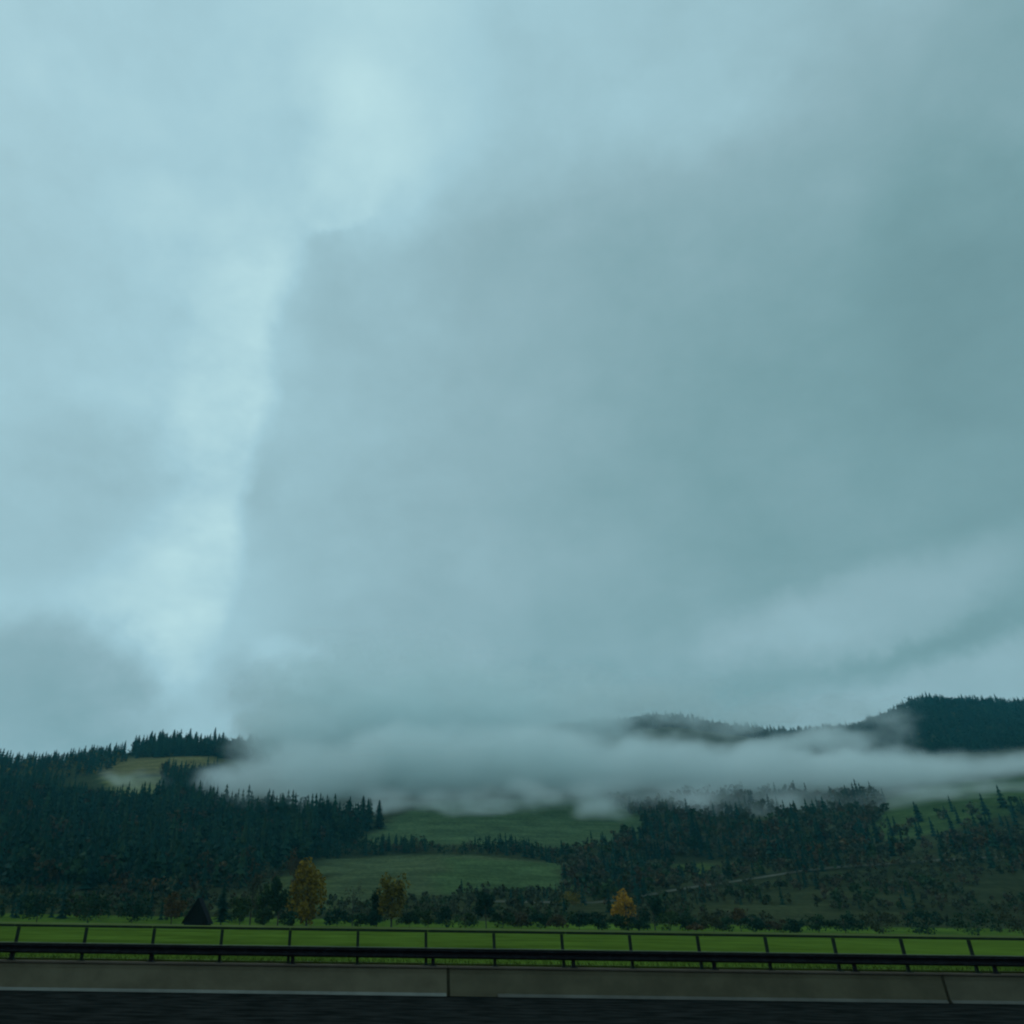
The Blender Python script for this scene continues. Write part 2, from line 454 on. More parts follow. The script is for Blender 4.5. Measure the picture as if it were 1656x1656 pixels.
bp = MB().box(-0.10, 0.10, -0.02, 0.14, -0.0, 0.014).mesh('base_plate', M_STEEL)
sheen_me = MB().box(0.0, SEG - 0.004, -0.105, 0.09, ZB1 + 0.004, ZB1 + 0.022).mesh('beam_sky_sheen', varied('sky_sheen_steel', (0.075, 0.078, 0.066), (0.11, 0.112, 0.098), 4.0, 0.6, 0.3, 4, 0, 'Position'), 0.005)  # added pale strip: sky reflection on the beam top, put into its colour
hp = MB().box(-0.04, 0.04, -0.04, 0.04, 0.0, 0.845).mesh('post', M_GREEN, 0.006)
hb = MB().box(-0.09, 0.09, -0.09, 0.09, 0.0, 0.014).mesh('base_plate', M_GREEN)
rail_me = MB().box(0.0, SEG - 0.01, -0.045, 0.045, 0.85, 0.915).mesh('rail', M_GREEN, 0.014)
GX = at(692, 1553, GY).x + 0.15 - X0      # guard posts stand every 4 m, just to the right of a hand-rail post
for k in range(-9, 13):
    o = obj('guard_beam', beam_me, guard, (GX + k * SEG, 0, 0)); obj('beam_sky_sheen', sheen_me, o)
    q = obj('post', gp, guard, (GX + k * SEG, 0, 0)); obj('spacer', sp, q); obj('base_plate', bp, q)
    obj('rail', rail_me, hand, (k * SEG, 0, 0))
for k in range(-18, 26):
    q = obj('post', hp, hand, (k * 2.0, 0, 0)); obj('base_plate', hb, q)

# ------------------------------------------------------------------ grass tufts just behind the wall
nb = 26000
bx_ = rng.uniform(-24, 34, nb); by_ = WALL_Y + 0.42 + rng.uniform(0, 1, nb) ** 1.8 * 14
bz_ = np.full(nb, FIELD_Z - 0.01); hh = rng.uniform(0.05, 0.14, nb); ww = rng.uniform(0.006, 0.014, nb); an = rng.uniform(0, math.pi, nb)
ln = rng.normal(0, 0.05, (nb, 2))
V = np.zeros((nb, 3, 3)); cx_, cy_ = np.cos(an) * ww, np.sin(an) * ww
V[:, 0] = np.stack([bx_ - cx_, by_ - cy_, bz_], 1); V[:, 1] = np.stack([bx_ + cx_, by_ + cy_, bz_], 1); V[:, 2] = np.stack([bx_ + ln[:, 0], by_ + ln[:, 1], bz_ + hh], 1)
gt = np.array([0.064, 0.110, 0.017])[None] * rng.uniform(0.75, 1.25, (nb, 1)) * np.array([1, 1, 1])[None]
gr = obj('grass', mesh_np('grass', V.reshape(-1, 3), np.arange(nb * 3).reshape(-1, 3), M_LEAF, np.repeat(gt, 3, 0)))
tag(gr, 'short green grass on the field behind the concrete wall', 'grass', kind='stuff')


# ------------------------------------------------------------------ plants
def leaf_cloud(pts, size, tint, jitter=0.13):
    """small randomly turned leaf clumps (quads) at the given points"""
    n = len(pts)
    a = rng.normal(size=(n, 3)); a /= np.linalg.norm(a, axis=1)[:, None]
    b = rng.normal(size=(n, 3)); b -= (b * a).sum(1)[:, None] * a; b /= np.linalg.norm(b, axis=1)[:, None]
    s_ = (np.asarray(size) * rng.uniform(0.6, 1.3, n))[:, None]
    a, b = a * s_, b * s_ * 0.7
    V = np.stack([pts - a, pts - b * 0.9 + a * 0.1, pts + a, pts + b], 1).reshape(-1, 3)
    c = np.asarray(tint)
    c = (np.tile(c, (n, 1)) if c.ndim == 1 else c) * rng.uniform(1 - jitter, 1 + jitter, (n, 1))
    return V, np.arange(n * 4).reshape(-1, 4), np.repeat(c, 4, 0)


def crown_points(n, rx, rz, zc, shape='oval', clumps=14):
    """points in clumps spread through a crown's volume"""
    c = rng.normal(size=(clumps, 3)); c /= np.linalg.norm(c, axis=1)[:, None]
    c *= (rng.uniform(0.15, 1.0, clumps) ** 0.45)[:, None] * 0.78
    k = rng.integers(0, clumps, n); r = rng.uniform(0.20, 0.42, clumps)
    g_ = rng.normal(size=(n, 3)); g_ *= (np.minimum(np.linalg.norm(g_, axis=1), 1.7) / np.linalg.norm(g_, axis=1))[:, None]
    p = c[k] + g_ * r[k][:, None] * 0.6
    w = np.ones(n)
    if shape == 'taper': w = np.clip(1.05 - 0.55 * (p[:, 2] + 0.4), 0.12, 1.2)
    if shape == 'dome': w = np.clip(1.1 - 0.25 * p[:, 2], 0.5, 1.3)
    return np.stack([p[:, 0] * rx * w, p[:, 1] * rx * w, zc + p[:, 2] * rz], 1), k


def trunk_mesh(hgt, r, rx, limbs=7, bare=False):
    m = MB(); top = hgt * (0.92 if bare else 0.75); bend = random.uniform(-0.02, 0.02) * hgt
    m.tube((0, 0, -0.15), (bend * 0.5, 0, top * 0.5), r, r * 0.65); m.tube((bend * 0.5, 0, top * 0.5), (bend, bend * 0.4, top), r * 0.65, r * 0.2)
    for i in range(limbs):
        z0 = hgt * random.uniform(0.2, 0.7); a = random.uniform(0, 6.28); l = rx * random.uniform(0.5, 0.9)
        f = z0 / top * bend; e = (f + math.cos(a) * l, math.sin(a) * l, z0 + l * random.uniform(0.6, 1.3))
        m.tube((f, 0, z0), e, r * 0.35, r * 0.08, 5)
        if bare:
            for _ in range(4):
                g = (e[0] + random.uniform(-1, 1) * rx * 0.3, e[1] + random.uniform(-1, 1) * rx * 0.3, e[2] + rx * random.uniform(0.2, 0.7))
                m.tube(tuple((f * 0.4 + e[0] * 0.6, e[1] * 0.6, z0 * 0.4 + e[2] * 0.6)), g, r * 0.12, r * 0.04, 4)
    return m.mesh('trunk', M_BARK)


def conifer_arrays(tiers=9, seg=9, ragged=0.28):
    """unit conifer: height 1, radius 1, separate drooping branch fans"""
    V, Fc = [], []
    for t in range(tiers):
        z = 0.08 + 0.84 * t / (tiers - 1); R = (1 - z) ** 0.72 * 1.0 + 0.03
        o_ = random.uniform(0, 6.28)
        for i in range(seg):
            a = o_ + 2 * math.pi * i / seg + random.uniform(-0.2, 0.2); r = R * random.uniform(1 - ragged, 1 + ragged * 0.6); w = math.pi / seg * 1.15
            dz = 0.9 / tiers
            b = len(V)
            V += [(0, 0, z + dz), (r * 0.75 * math.cos(a - w), r * 0.75 * math.sin(a - w), z - dz * 0.15), (r * math.cos(a), r * math.sin(a), z - dz * random.uniform(0.1, 0.6)), (r * 0.75 * math.cos(a + w), r * 0.75 * math.sin(a + w), z - dz * 0.15)]
            Fc.append((b, b + 1, b + 2, b + 3))
    b = len(V)
    V += [(0.03, 0, 0.9), (-0.02, 0.03, 0.9), (0, 0, 1.03), (-0.02, -0.03, 0.9)]; Fc.append((b, b + 1, b + 2, b + 3))
    return np.array(V), np.array(Fc)


TINT = {'dark': (0.007, 0.030, 0.022), 'deep': (0.011, 0.036, 0.022), 'grey': (0.050, 0.060, 0.036), 'green': (0.030, 0.055, 0.020), 'darkgreen': (0.018, 0.042, 0.020),
        'yellow': (0.205, 0.140, 0.018), 'olive': (0.135, 0.108, 0.020), 'rust': (0.075, 0.050, 0.022), 'orange': (0.360, 0.190, 0.024), 'brown': (0.052, 0.042, 0.022), 'dull': (0.044, 0.050, 0.024), 'moss': (0.060, 0.070, 0.038), 'bracken': (0.072, 0.060, 0.036)}


def broad_tree(name, px, top, wpx, Yd, tint, label, cat='tree', group=None, kind='oval', leaves=1300, base=None, bare=False, low=0.14):
    t, s_ = ts(px, top); x = t * Yd; zb = float(zground(np.array(x), np.array(Yd))); zt = CAM_Z + s_ * Yd
    if base is not None: zb = base
    hgt = max(zt - zb, 1.0); rx = wpx / 2 * Yd / F * math.cos(math.radians(24))
    root = obj(name, None, None, (x, Yd, zb)); root.empty_display_size = 1
    tag(root, label, cat, group)
    obj('trunk', trunk_mesh(hgt, max(0.05, hgt * 0.018), rx, 12 if bare else 7, bare), root)
    zl = hgt * low; pts, k = crown_points(leaves, rx, (hgt - zl) / 2, (hgt + zl) / 2, kind, 16)
    pts = pts[pts[:, 2] > 0.05]
    c = np.array(TINT[tint]); ck = c[None] * rng.uniform(0.75, 1.25, (16, 1)) * np.array([1, 1, 1])[None]
    V, Fc, T = leaf_cloud(pts, hgt * 0.014 + 0.22 if not bare else hgt * 0.02, ck[k[:len(pts)]])
    obj('crown', mesh_np('crown', V, Fc, M_LEAF, T), root)
    return root


def conifer_tree(name, px, top, wpx, Yd, tint, label, group=None):
    t, s_ = ts(px, top); x = t * Yd; zb = float(zground(np.array(x), np.array(Yd))); hgt = max(CAM_Z + s_ * Yd - zb, 3.0)
    rx = wpx / 2 * Yd / F * 0.91
    root = obj(name, None, None, (x, Yd, zb)); tag(root, label, 'tree', group)
    obj('trunk', MB().tube((0, 0, -0.2), (0, 0, hgt * 0.9), hgt * 0.018, hgt * 0.004).mesh('trunk', M_BARK), root)
    V, Fc = conifer_arrays(14, 11, 0.35)
    V = V * np.array([rx, rx, hgt * 0.97]); T = np.tile(np.array(TINT[tint]), (len(V), 1)) * np.repeat(rng.uniform(0.7, 1.3, (len(Fc), 1)), 4, 0)
    obj('crown', mesh_np('crown', V, Fc, M_LEAF, T), root)
    return root


# --- the row of trees at the far side of the grass field
conifer_tree('spruce_tree', 364, 1426, 36, 225, 'dark', 'small dark pointed spruce beside the black gabled barn')
broad_tree('sparse_tree', 412, 1404, 48, 262, 'grey', 'tall thin grey-green tree between the small spruce and the big yellow tree', leaves=1000, kind='taper', bare=True)
broad_tree('leafy_tree', 431, 1420, 30, 258, 'green', 'slim green tree just left of the narrow dark tree beside the big yellow tree', leaves=1000, low=0.05)
broad_tree('leafy_tree', 392, 1446, 34, 240, 'green', 'short green tree immediately right of the small dark spruce', leaves=900)
broad_tree('leafy_tree', 455, 1412, 34, 240, 'darkgreen', 'narrow dark green tree touching the left side of the big yellow tree')
broad_tree('yellow_tree', 502, 1382, 70, 245, 'yellow', 'biggest golden yellow autumn tree at the edge of the grass field', leaves=2600, low=-0.06)
broad_tree('rust_tree', 481, 1370, 32, 425, 'rust', 'rust brown tree on the slope showing above the big yellow tree', leaves=800)
broad_tree('sparse_tree', 572, 1428, 42, 275, 'grey', 'faint thin bare tree between the golden and the olive yellow tree', leaves=260, bare=True)
broad_tree('yellow_tree', 634, 1402, 56, 242, 'olive', 'olive yellow autumn tree standing apart left of centre', leaves=1900, low=-0.06)
broad_tree('leafy_tree', 610, 1434, 26, 246, 'darkgreen', 'dark green tree hugging the left side of the olive yellow tree', leaves=1000, low=0.05)
broad_tree('leafy_tree', 784, 1436, 36, 250, 'deep', 'dark green tree standing alone above the low shrubs near the centre', leaves=1100, low=0.1)
broad_tree('olive_bush', 925, 1440, 50, 400, 'olive', 'olive yellow bush at the lower right corner of the hillside meadow', 'bush', leaves=900, low=0.02, kind='dome')
broad_tree('orange_tree', 1008, 1436, 46, 252, 'orange', 'bright orange autumn tree right of centre', leaves=1000, low=0.02)
broad_tree('leafy_tree', 1052, 1444, 40, 262, 'deep', 'dark green tree immediately right of the bright orange tree', leaves=1100, low=0.05)
broad_tree('orange_bush', 1124, 1492, 26, 225, 'rust', 'low rust orange bush at the foot of the tree row near the sixth railing post', 'bush', leaves=500, low=0.0, kind='dome')
broad_tree('orange_tree', 1192, 1466, 26, 270, 'rust', 'small brownish orange tree in the dull scrub at the right', leaves=700)
broad_tree('orange_bush', 284, 1438, 46, 228, 'rust', 'rust orange tree behind the left side of the black gabled barn', 'tree', leaves=1000, low=0.1)
SHRUBS = [(430, 1466, 36, 'green', 'low green shrub under the tall thin tree left of the golden tree'), (470, 1474, 34, 'darkgreen', 'low dark shrub at the left foot of the golden yellow tree'), (546, 1468, 52, 'deep', 'rounded blackish shrub at the right foot of the golden yellow tree'), (584, 1474, 40, 'darkgreen', 'dark green shrub below the faint thin bare tree'), (606, 1472, 30, 'deep', 'small blackish shrub at the left foot of the olive yellow tree'),
    (662, 1474, 34, 'darkgreen', 'small dark green shrub at the right foot of the olive yellow tree'), (692, 1468, 42, 'green', 'green shrub second to the right of the olive yellow tree'), (722, 1466, 40, 'deep', 'blackish shrub midway between the olive yellow tree and the lone dark tree'), (752, 1472, 38, 'green', 'green shrub directly left of the lone dark tree near the centre'),
    (812, 1470, 40, 'darkgreen', 'dark green shrub directly right of the lone dark tree near the centre'), (842, 1474, 40, 'brown', 'brownish shrub second to the right of the lone dark tree'), (872, 1472, 42, 'deep', 'blackish shrub between the two brownish shrubs right of centre'), (902, 1476, 36, 'brown', 'brownish shrub below the olive bush, farther right of the pair'), (934, 1470, 46, 'deep', 'broad blackish shrub below the olive yellow bush'), (966, 1472, 44, 'deep', 'broad blackish shrub directly left of the bright orange tree'),
    (1002, 1478, 44, 'darkgreen', 'dark green shrub under the bright orange tree'), (1032, 1478, 40, 'deep', 'blackish shrub between the orange tree and the dark tree beside it'), (1078, 1470, 44, 'green', 'green shrub directly right of the dark tree next to the orange tree'), (1108, 1474, 40, 'darkgreen', 'dark green shrub just left of the low rust orange bush'),
    (1150, 1476, 44, 'dull', 'dull olive shrub just right of the low rust orange bush'), (1176, 1482, 40, 'darkgreen', 'low dark green shrub at the foot of the small brownish orange tree'), (1214, 1478, 46, 'deep', 'blackish shrub directly right of the small brownish orange tree'), (1248, 1482, 44, 'brown', 'brownish shrub above the eighth railing post at the right'), (1280, 1480, 46, 'deep', 'blackish shrub next right of the brownish shrub at the far right'), (1318, 1478, 50, 'darkgreen', 'dark green shrub fourth right of the small brownish orange tree'),
    (1360, 1474, 60, 'deep', 'wide blackish shrub in the lower right corner, leftmost of the corner shrubs'), (1420, 1472, 66, 'dull', 'wide olive shrub in the lower right corner'), (1490, 1470, 70, 'deep', 'wide blackish shrub in the lower right corner, right of the olive one'), (1570, 1466, 80, 'darkgreen', 'wide dark green shrub in the lower right corner'),
    (220, 1446, 60, 'deep', 'wide blackish bush left of the rust tree beside the barn'), (150, 1440, 70, 'darkgreen', 'wide dark green bush in the lower left corner'), (70, 1436, 80, 'deep', 'widest blackish bush at the left edge of the tree row'), (1640, 1462, 80, 'dull', 'wide olive bush at the right edge of the tree row')]
for px, top, w_, c, lb in SHRUBS:
    broad_tree('shrub', px, top, w_, random.uniform(228, 250), c, lb, 'shrub', 'shrubs along the field edge', kind='dome', leaves=900, low=0.0)

# --- dark gabled barn at the left end of the row
M_WOOD = varied('tarred_wood', (0.004, 0.0035, 0.0035), (0.008, 0.007, 0.006), 1.5, 0.9, 0.1, 4, 0.2)
M_ROOF = varied('dark_roof', (0.009, 0.009, 0.012), (0.016, 0.016, 0.019), 2.0, 0.95, 0.03, 4, 0.2)
BY = 205.0
bt = at(321, 1453, BY); bxc = bt.x
bz = FIELD_Z; RH = bt.z - bz; HW = 2.75
barn = obj('barn', None, None, (bxc, BY, bz)); tag(barn, 'black steep gabled barn at the left end of the tree row', 'barn')
EH = 1.0
m = MB(); m.v = [(-HW, 0, 0), (HW, 0, 0), (HW, 0, EH), (0, 0, RH), (-HW, 0, EH), (-HW, 4.2, 0), (HW, 4.2, 0), (HW, 4.2, EH), (0, 4.2, RH), (-HW, 4.2, EH)]
m.f = [(0, 1, 2, 3, 4), (9, 8, 7, 6, 5), (1, 6, 7, 2), (5, 0, 4, 9)]
obj('wall', m.mesh('wall', M_WOOD), barn)
for sgn in (-1, 1):
    ex, ez = sgn * (HW + 0.45), EH - 0.45 * (RH - EH) / HW
    prof = [(0, RH + 0.02), (ex, ez + 0.02), (ex, ez + 0.20), (0, RH + 0.20)]
    m = MB(); m.v = [(a, -0.5, b) for a, b in prof] + [(a, 4.6, b) for a, b in prof]
    m.f = [(0, 1, 2, 3), (7, 6, 5, 4), (0, 4, 5, 1), (1, 5, 6, 2), (2, 6, 7, 3)]
    obj('roof_slope', m.mesh('roof_slope', M_ROOF), barn)
obj('door', MB().box(-1.2, 1.2, -0.06, -0.003, 0.0, 2.5).mesh('door', M_WOOD, 0.01), barn)
obj('loft_hatch', MB().box(-0.5, 0.5, -0.05, -0.003, 3.2, 4.2).mesh('loft_hatch', M_WOOD, 0.01), barn)

# ------------------------------------------------------------------ woods (masses of trees nobody could count)
CONS = [conifer_arrays(6, 6, 0.35) for _ in range(5)]


def wood(name, label, poly, y0, y1, step, kinds, hmin, hmax, keep=1.0, conifer=0.8, leaves=46, cat='wood', leaf_size=0.085, squash=0.5, clump=None):
    ts_ = [ts(x, y)[0] for x, y in poly]
    xs = np.arange(min(t * y1 if t < 0 else t * y0 for t in ts_) - 10, max(t * y1 if t > 0 else t * y0 for t in ts_) + 10, step)
    gxx, gyy = np.meshgrid(xs, np.arange(y0, y1, step))
    x = gxx.ravel() + rng.uniform(-0.5, 0.5, gxx.size) * step; y = gyy.ravel() + rng.uniform(-0.5, 0.5, gxx.size) * step
    z = zground(x, y)
    px, py = project(np.stack([x, y, z], 1))
    edge = vnoise(x / 25, y / 25, 21) * 14
    m = inside(px, py + edge, poly) & (rng.uniform(size=len(x)) < keep)
    if clump: m &= (vnoise(x / 38, y / 38, 41) + 0.6 * vnoise(x / 15, y / 15, 43)) > clump
    x, y, z = x[m], y[m], z[m]
    Vs, Fs, Ts, off = [], [], [], 0
    mixn = np.clip(vnoise(x / 45, y / 45, 31) + vnoise(x / 18, y / 18, 37) * 0.5 + 0.5, 0, 1)
    for i in range(len(x)):
        hgt = random.uniform(hmin, hmax) * (0.7 + 0.6 * mixn[i])
        if random.random() < conifer + (mixn[i] - 0.5) * 0.8 * (0 < conifer < 1):
            V, Fc = CONS[random.randrange(5)]; a = random.uniform(0, 6.28); ca, sa = math.cos(a), math.sin(a); r = hgt * random.uniform(0.19, 0.31)
            v = np.stack([(V[:, 0] * ca - V[:, 1] * sa) * r, (V[:, 0] * sa + V[:, 1] * ca) * r, V[:, 2] * hgt], 1)
            c = np.array(TINT[random.choice(kinds[0])]) * random.uniform(0.7, 1.3); T = np.tile(c, (len(v), 1))
        else:
            hgt *= 0.8
            pts, k = crown_points(leaves, hgt * random.uniform(0.32, 0.55) * squash * 2, hgt * 0.5, hgt * 0.52, 'oval', 6)
            c = np.array(TINT[random.choice(kinds[1])]) * random.uniform(0.7, 1.25)
            v, Fc, T = leaf_cloud(pts, hgt * leaf_size, c)
        Vs.append(v + np.array([x[i], y[i], z[i] - 0.3])); Fs.append(Fc + off); Ts.append(T); off += len(v)
    if not Vs: return None
    o = obj(name, mesh_np(name, np.concatenate(Vs), np.concatenate(Fs), M_LEAF, np.concatenate(Ts)))
    tag(o, label, cat, kind='stuff'); print(name, len(Vs), 'trees')
    return o


ALLD = ['dark', 'dark', 'deep']
AUT = ['dull', 'moss', 'moss', 'dull', 'darkgreen', 'moss', 'green', 'bracken', 'rust', 'bracken']
wood('conifer_wood', 'dark conifer wood covering the spur at the left below the fog', [(-60, 1262), (130, 1292), (190, 1304), (262, 1306), (300, 1305), (420, 1312), (530, 1318), (612, 1334), (578, 1364), (500, 1388), (482, 1402), (400, 1432), (300, 1446), (-60, 1452)], 440, 930, 7.5, (ALLD + ['darkgreen'], ['deep', 'deep', 'darkgreen', 'deep', 'dark', 'brown']), 11, 25, conifer=0.42, leaves=60, leaf_size=0.1)
wood('wood_edge', 'brownish autumn trees along the foot of the dark conifer wood', [(190, 1400), (260, 1392), (330, 1405), (480, 1400), (500, 1415), (400, 1446), (300, 1462), (190, 1462)], 380, 640, 10, (ALLD, ['dull', 'brown', 'rust', 'dull']), 10, 16, 0.6, 0.15)
wood('conifer_clump', 'dark clump of conifers between the small left meadow and the fog', [(262, 1250), (350, 1248), (352, 1300), (262, 1306)], 780, 1150, 8, (ALLD, ['dull', 'brown']), 16, 24, conifer=0.85)
wood('ridge_wood', 'dark wood crowning the rounded ridge top at the left', [(204, 1226), (228, 1205), (300, 1190), (460, 1205), (450, 1228), (340, 1226)], 1180, 1330, 7.5, (ALLD, ['deep', 'darkgreen', 'dark']), 14, 24, conifer=0.55)
wood('ridge_wood', 'low dark trees trailing down the ridge toward the left edge', [(-40, 1222), (110, 1216), (204, 1215), (204, 1236), (150, 1256), (-40, 1300)], 960, 1330, 9, (ALLD, ['dull', 'brown', 'olive']), 10, 20, 0.7, 0.6)
wood('hedge', 'dark hedge of bushes dividing the upper and lower hillside meadow', [(480, 1372), (600, 1366), (760, 1366), (930, 1376), (920, 1397), (760, 1383), (600, 1385), (500, 1392)], 600, 720, 5.5, (ALLD, ['deep', 'darkgreen', 'deep', 'brown']), 6, 11, conifer=0.12)
wood('mixed_wood', 'mixed conifer and autumn wood below the fog at the right', [(960, 1292), (1030, 1290), (1200, 1278), (1400, 1285), (1440, 1300), (1405, 1375), (1470, 1385), (1700, 1350), (1700, 1405), (1480, 1402), (1200, 1396), (1080, 1390), (1035, 1362), (1038, 1320)], 560, 960, 7.5, (ALLD, AUT), 7, 17, 0.95, 0.14, 70, leaf_size=0.12, clump=-0.22)
wood('scrub_wood', 'dull green trees on the slope right of the hillside meadows', [(905, 1380), (1035, 1345), (1090, 1392), (1080, 1440), (970, 1466), (910, 1445)], 400, 800, 7.5, (ALLD, AUT), 6, 14, 0.9, 0.1, 70, leaf_size=0.11)
wood('scrub', 'dull brownish scrub on the low slope below the farm track at the right', [(950, 1474), (1080, 1457), (1300, 1422), (1500, 1408), (1720, 1400), (1720, 1496), (1300, 1496), (950, 1496)], 290, 560, 6.0, (ALLD, ['moss', 'dull', 'dull', 'green', 'bracken']), 2.5, 8, 0.95, 0.02, 70, leaf_size=0.12, clump=-0.06)
wood('scrub', 'dull green bushes between the small meadow patch and the farm track', [(1090, 1442), (1085, 1420), (1165, 1416), (1300, 1398), (1720, 1385), (1720, 1400), (1300, 1412)], 420, 700, 7.5, (ALLD, AUT), 7, 12, 0.95, 0.12, leaf_size=0.12)
wood('scrub', 'dull bushes at the foot of the lower hillside meadow', [(530, 1468), (660, 1455), (780, 1440), (905, 1444), (950, 1470), (950, 1496), (530, 1496)], 290, 500, 6.0, (ALLD, ['dull', 'green', 'moss', 'dull']), 2.5, 8, 0.95, 0.02, 70, leaf_size=0.12, clump=-0.10)
wood('scrub', 'dark bushes between the barn and the foot of the conifer wood', [(-60, 1440), (300, 1452), (420, 1462), (530, 1476), (530, 1496), (-60, 1492)], 290, 460, 7, (ALLD, ['dull', 'green', 'darkgreen', 'deep', 'brown']), 4, 8, 0.75, 0.05, 60, leaf_size=0.12)
wood('scattered_trees', 'loose scattered trees on the far right meadow below the fog', [(1385, 1385), (1400, 1315), (1470, 1320), (1720, 1290), (1720, 1370), (1480, 1400)], 560, 900, 11, (ALLD, AUT), 7, 16, 0.42, 0.25, 70, leaf_size=0.12)
wood('hill_wood', 'dark wooded hill rising above the fog at the right', [(1290, 1200), (1400, 1160), (1470, 1125), (1540, 1112), (1760, 1118), (1760, 1262), (1400, 1262)], 1150, 1780, 10, (ALLD, ['dark', 'deep']), 14, 22, conifer=0.22)
wood('ridge_wood', 'dark wooded ridge patches showing through gaps in the fog', [(560, 1205), (800, 1185), (950, 1165), (1080, 1150), (1250, 1180), (1400, 1195), (1400, 1240), (900, 1225), (560, 1235)], 1450, 1720, 9, (ALLD, ['dark', 'deep']), 14, 22, conifer=0.22)

# --- conifers that stand out singly
for px, top, w_ in [(226, 1187, 10), (247, 1180, 12), (264, 1177, 9), (283, 1178, 13), (309, 1176, 11), (349, 1174, 10), (362, 1182, 13), (405, 1184, 10)]:
    conifer_tree('spruce_tree', px, top, w_ + 3, random.uniform(1285, 1305), 'dark', 'dark spruce on the left ridge top, its tip against the pale sky', 'spruces on the left ridge skyline')
for px, top in [(168, 1206), (180, 1208), (192, 1203)]:
    conifer_tree('spruce_tree', px, top, 12, 1270, 'dark', 'dark spruce in the small group just left of the wooded ridge top', 'spruces left of the wooded ridge top')
for px, top, lb in [(540, 1296, 'spruce leftmost of the row that pokes into the fog above the upper meadow corner'), (566, 1290, 'spruce second in the row that pokes into the fog above the upper meadow corner'), (588, 1284, 'tallest spruce poking into the fog at the corner of the upper meadow'), (614, 1291, 'spruce nearest the upper meadow in the row poking into the fog')]:
    conifer_tree('spruce_tree', px, top, 26, random.uniform(770, 800), 'dark', lb)
for px, top, w_, Yd, lb in [(1042, 1306, 24, 740, 'tall dark spruce at the right end of the upper hillside meadow'), (1116, 1308, 26, 690, 'tallest dark spruce standing alone in the right-hand wood'), (1125, 1322, 20, 685, 'dark spruce leaning close to the tallest spruce in the right-hand wood'), (1196, 1352, 18, 640, 'dark spruce at the lower edge of the right-hand wood above the farm track')]:
    conifer_tree('spruce_tree', px, top, w_, Yd, 'dark', lb)

# --- pale farm track across the slope
M_TRACK = varied('pale_gravel', (0.085, 0.086, 0.068), (0.045, 0.05, 0.034), 0.06, 0.95, 0.1, 4, 0, 'Position')
tp = [(780, 1461), (880, 1463), (960, 1464), (1020, 1456), (1080, 1445), (1150, 1434), (1220, 1424), (1290, 1413), (1360, 1405), (1450, 1399), (1560, 1392), (1656, 1388)]
pts = [on_ground(x, y, 320, 700) for x, y in tp]
V, Fq = [], []
fine = []
for a, b in zip(pts[:-1], pts[1:]):
    for i in range(10):
        p = a.lerp(b, i / 10); fine.append(p)
for i, p in enumerate(fine):
    for k, o_ in enumerate((-1.6, 1.6)):
        y_ = p.y + o_; V.append((p.x, y_, float(zground(np.array(p.x), np.array(y_))) + 0.9 + (0.6 if k else 0)))
    if i: Fq.append((2 * i - 2, 2 * i, 2 * i + 1, 2 * i - 1))
tr = obj('farm_track', mesh_np('farm_track', np.array(V), np.array(Fq), M_TRACK)); tr['kind'] = 'structure'
tag(tr, 'pale farm track climbing across the slope at the right')

# ------------------------------------------------------------------ fog bank lying along the valley side (a density grid)
fm = bpy.data.materials.new('fog'); fm.use_nodes = True; fn = fm.node_tree; fn.nodes.clear()
fo = fn.nodes.new('ShaderNodeOutputMaterial'); pv = fn.nodes.new('ShaderNodeVolumePrincipled')
pv.inputs['Color'].default_value = (0.94, 1.0, 1.0, 1); pv.inputs['Density'].default_value = 1.0; pv.inputs['Anisotropy'].default_value = 0.0
fn.links.new(pv.outputs[0], fo.inputs['Volume'])
FOG = [  # px, py, half width px, half height px, depth, half depth m, thickness
    (215, 1262, 45, 12, 900, 40, 0.45), (390, 1266, 80, 20, 930, 60, 0.8), (360, 1250, 34, 16, 940, 40, 0.8), (540, 1256, 140, 46, 960, 80, 0.9), (690, 1240, 160, 56, 980, 90, 1.0), (860, 1240, 160, 54, 980, 90, 1.0),
    (1040, 1248, 160, 44, 970, 90, 1.0), (1220, 1254, 160, 42, 960, 90, 1.0), (1390, 1262, 160, 42, 950, 85, 1.0), (1560, 1270, 160, 42, 950, 80, 0.9), (1740, 1272, 160, 42, 950, 80, 0.9),
    (480, 1195, 100, 60, 1060, 80, 0.8), (640, 1175, 150, 66, 1080, 90, 0.85), (800, 1175, 140, 54, 1100, 90, 0.85), (950, 1185, 90, 40, 1100, 80, 0.7), (1300, 1202, 90, 26, 1050, 80, 0.62),
    (520, 1125, 150, 70, 1110, 80, 0.58), (740, 1120, 200, 60, 1120, 80, 0.58), (640, 1070, 200, 50, 1120, 80, 0.40), (990, 1135, 200, 44, 1120, 80, 0.50), (1180, 1160, 150, 30, 1120, 70, 0.46), (1380, 1186, 80, 22, 1110, 70, 0.30), (1330, 1150, 160, 26, 1120, 70, 0.34),
    (460, 1300, 120, 20, 850, 60, 0.36), (640, 1298, 110, 24, 850, 60, 0.40), (820, 1292, 140, 26, 855, 60, 0.42), (1010, 1296, 110, 28, 850, 60, 0.44), (1140, 1306, 70, 34, 830, 50, 0.42), (1270, 1300, 90, 30, 840, 60, 0.44), (1400, 1308, 100, 30, 840, 60, 0.46), (1520, 1306, 90, 28, 840, 60, 0.46), (1470, 1300, 110, 26, 870, 60, 0.5), (1640, 1296, 130, 28, 850, 60, 0.5)]
_wr = random.Random(3)
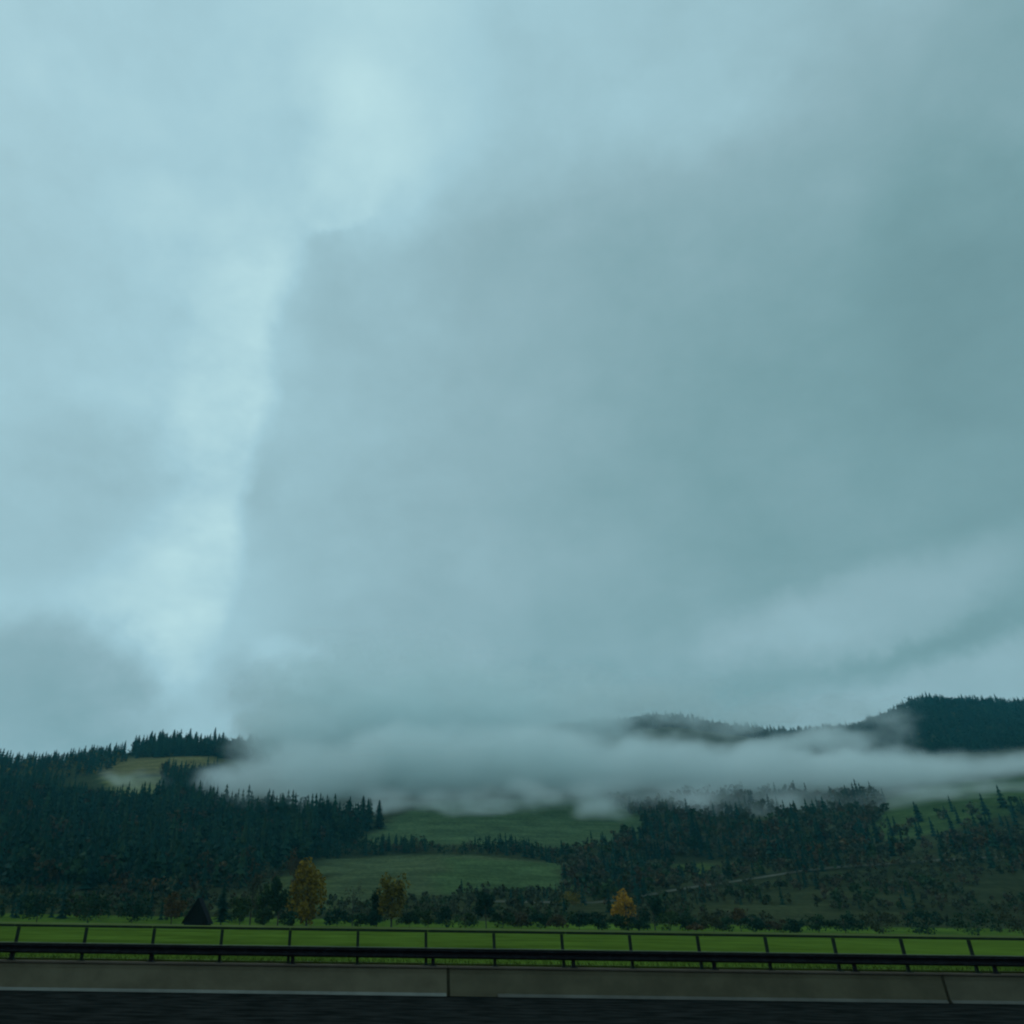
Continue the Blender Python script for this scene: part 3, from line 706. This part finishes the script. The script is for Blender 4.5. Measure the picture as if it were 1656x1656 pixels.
for px in (500, 600, 680, 770, 880, 960, 1060, 1110, 1180, 1240, 1320, 1370, 1450, 1500):
    FOG.append((px + _wr.uniform(-25, 25), _wr.uniform(1288, 1326), _wr.uniform(28, 65), _wr.uniform(11, 24), _wr.uniform(810, 850), 45, _wr.uniform(0.42, 0.66)))
gn = bpy.data.node_groups.new('fog_bank', 'GeometryNodeTree')
gn.interface.new_socket('Geometry', in_out='OUTPUT', socket_type='NodeSocketGeometry')
go = gn.nodes.new('NodeGroupOutput'); pos = gn.nodes.new('GeometryNodeInputPosition')
sx = gn.nodes.new('ShaderNodeSeparateXYZ'); gn.links.new(pos.outputs[0], sx.inputs[0])
gX, gY, gZ = (E(gn, sx.outputs[i]) for i in range(3))
w1 = noise(gn, pos.outputs[0], 0.012, 5, 0.6, stretch=(1, 1, 1.6)); w2 = noise(gn, pos.outputs[0], 0.012, 5, 0.6, off=(311, 97, 55)); w3 = noise(gn, pos.outputs[0], 0.022, 6, 0.62, off=(31, 197, 15), stretch=(1, 1, 1.5))
gXw = (w1 - 0.5).madd(110.0, gX); gZw = (w2 - 0.5).madd(75.0, gZ)
tot = None
for px, py, rx, ry, Yd, ryd, th in FOG:
    c = at(px, py, Yd); k = Yd / F * 0.9
    u, v, w = (gXw - c.x) / (rx * k), (gY - c.y) / ryd, (gZw - c.z) / (ry * k)
    q = u * u + v * v + w * w
    g = q.step(0.0, 2.3, th, 0.0)
    tot = g if tot is None else tot.op('MAXIMUM', g)
dens = (tot + (w3 - 0.5) * 1.5).step(0.12, 1.05, 0.0, 0.028) * tot.step(0.0, 0.25)
vc = gn.nodes.new('GeometryNodeVolumeCube')
gn.links.new(dens.v, vc.inputs['Density'])
vc.inputs['Min'].default_value = (-520, 740, 55); vc.inputs['Max'].default_value = (1150, 1260, 420)
vc.inputs['Resolution X'].default_value = 300; vc.inputs['Resolution Y'].default_value = 70; vc.inputs['Resolution Z'].default_value = 82
sm = gn.nodes.new('GeometryNodeSetMaterial'); sm.inputs['Material'].default_value = fm
gn.links.new(vc.outputs[0], sm.inputs[0]); gn.links.new(sm.outputs[0], go.inputs[0])
vme = bpy.data.meshes.new('fog_bank'); vme.materials.append(fm)
fog = obj('fog_bank', vme); md = fog.modifiers.new('fog', 'NODES'); md.node_group = gn
tag(fog, 'long grey fog bank lying across the hillside', 'fog', kind='stuff')

# ------------------------------------------------------------------ haze: even, thin, bluish valley air
hm = bpy.data.materials.new('haze'); hm.use_nodes = True; hn = hm.node_tree; hn.nodes.clear()
ho = hn.nodes.new('ShaderNodeOutputMaterial'); hv = hn.nodes.new('ShaderNodeVolumePrincipled')
hv.inputs['Color'].default_value = (0.16, 0.80, 1.0, 1); hv.inputs['Density'].default_value = 0.00007
hn.links.new(hv.outputs[0], ho.inputs['Volume'])
hz = obj('haze', MB().box(-3200, 4200, -300, 3200, -20, 560).mesh('haze', hm))
tag(hz, 'thin bluish haze filling the valley air', 'haze', kind='stuff')
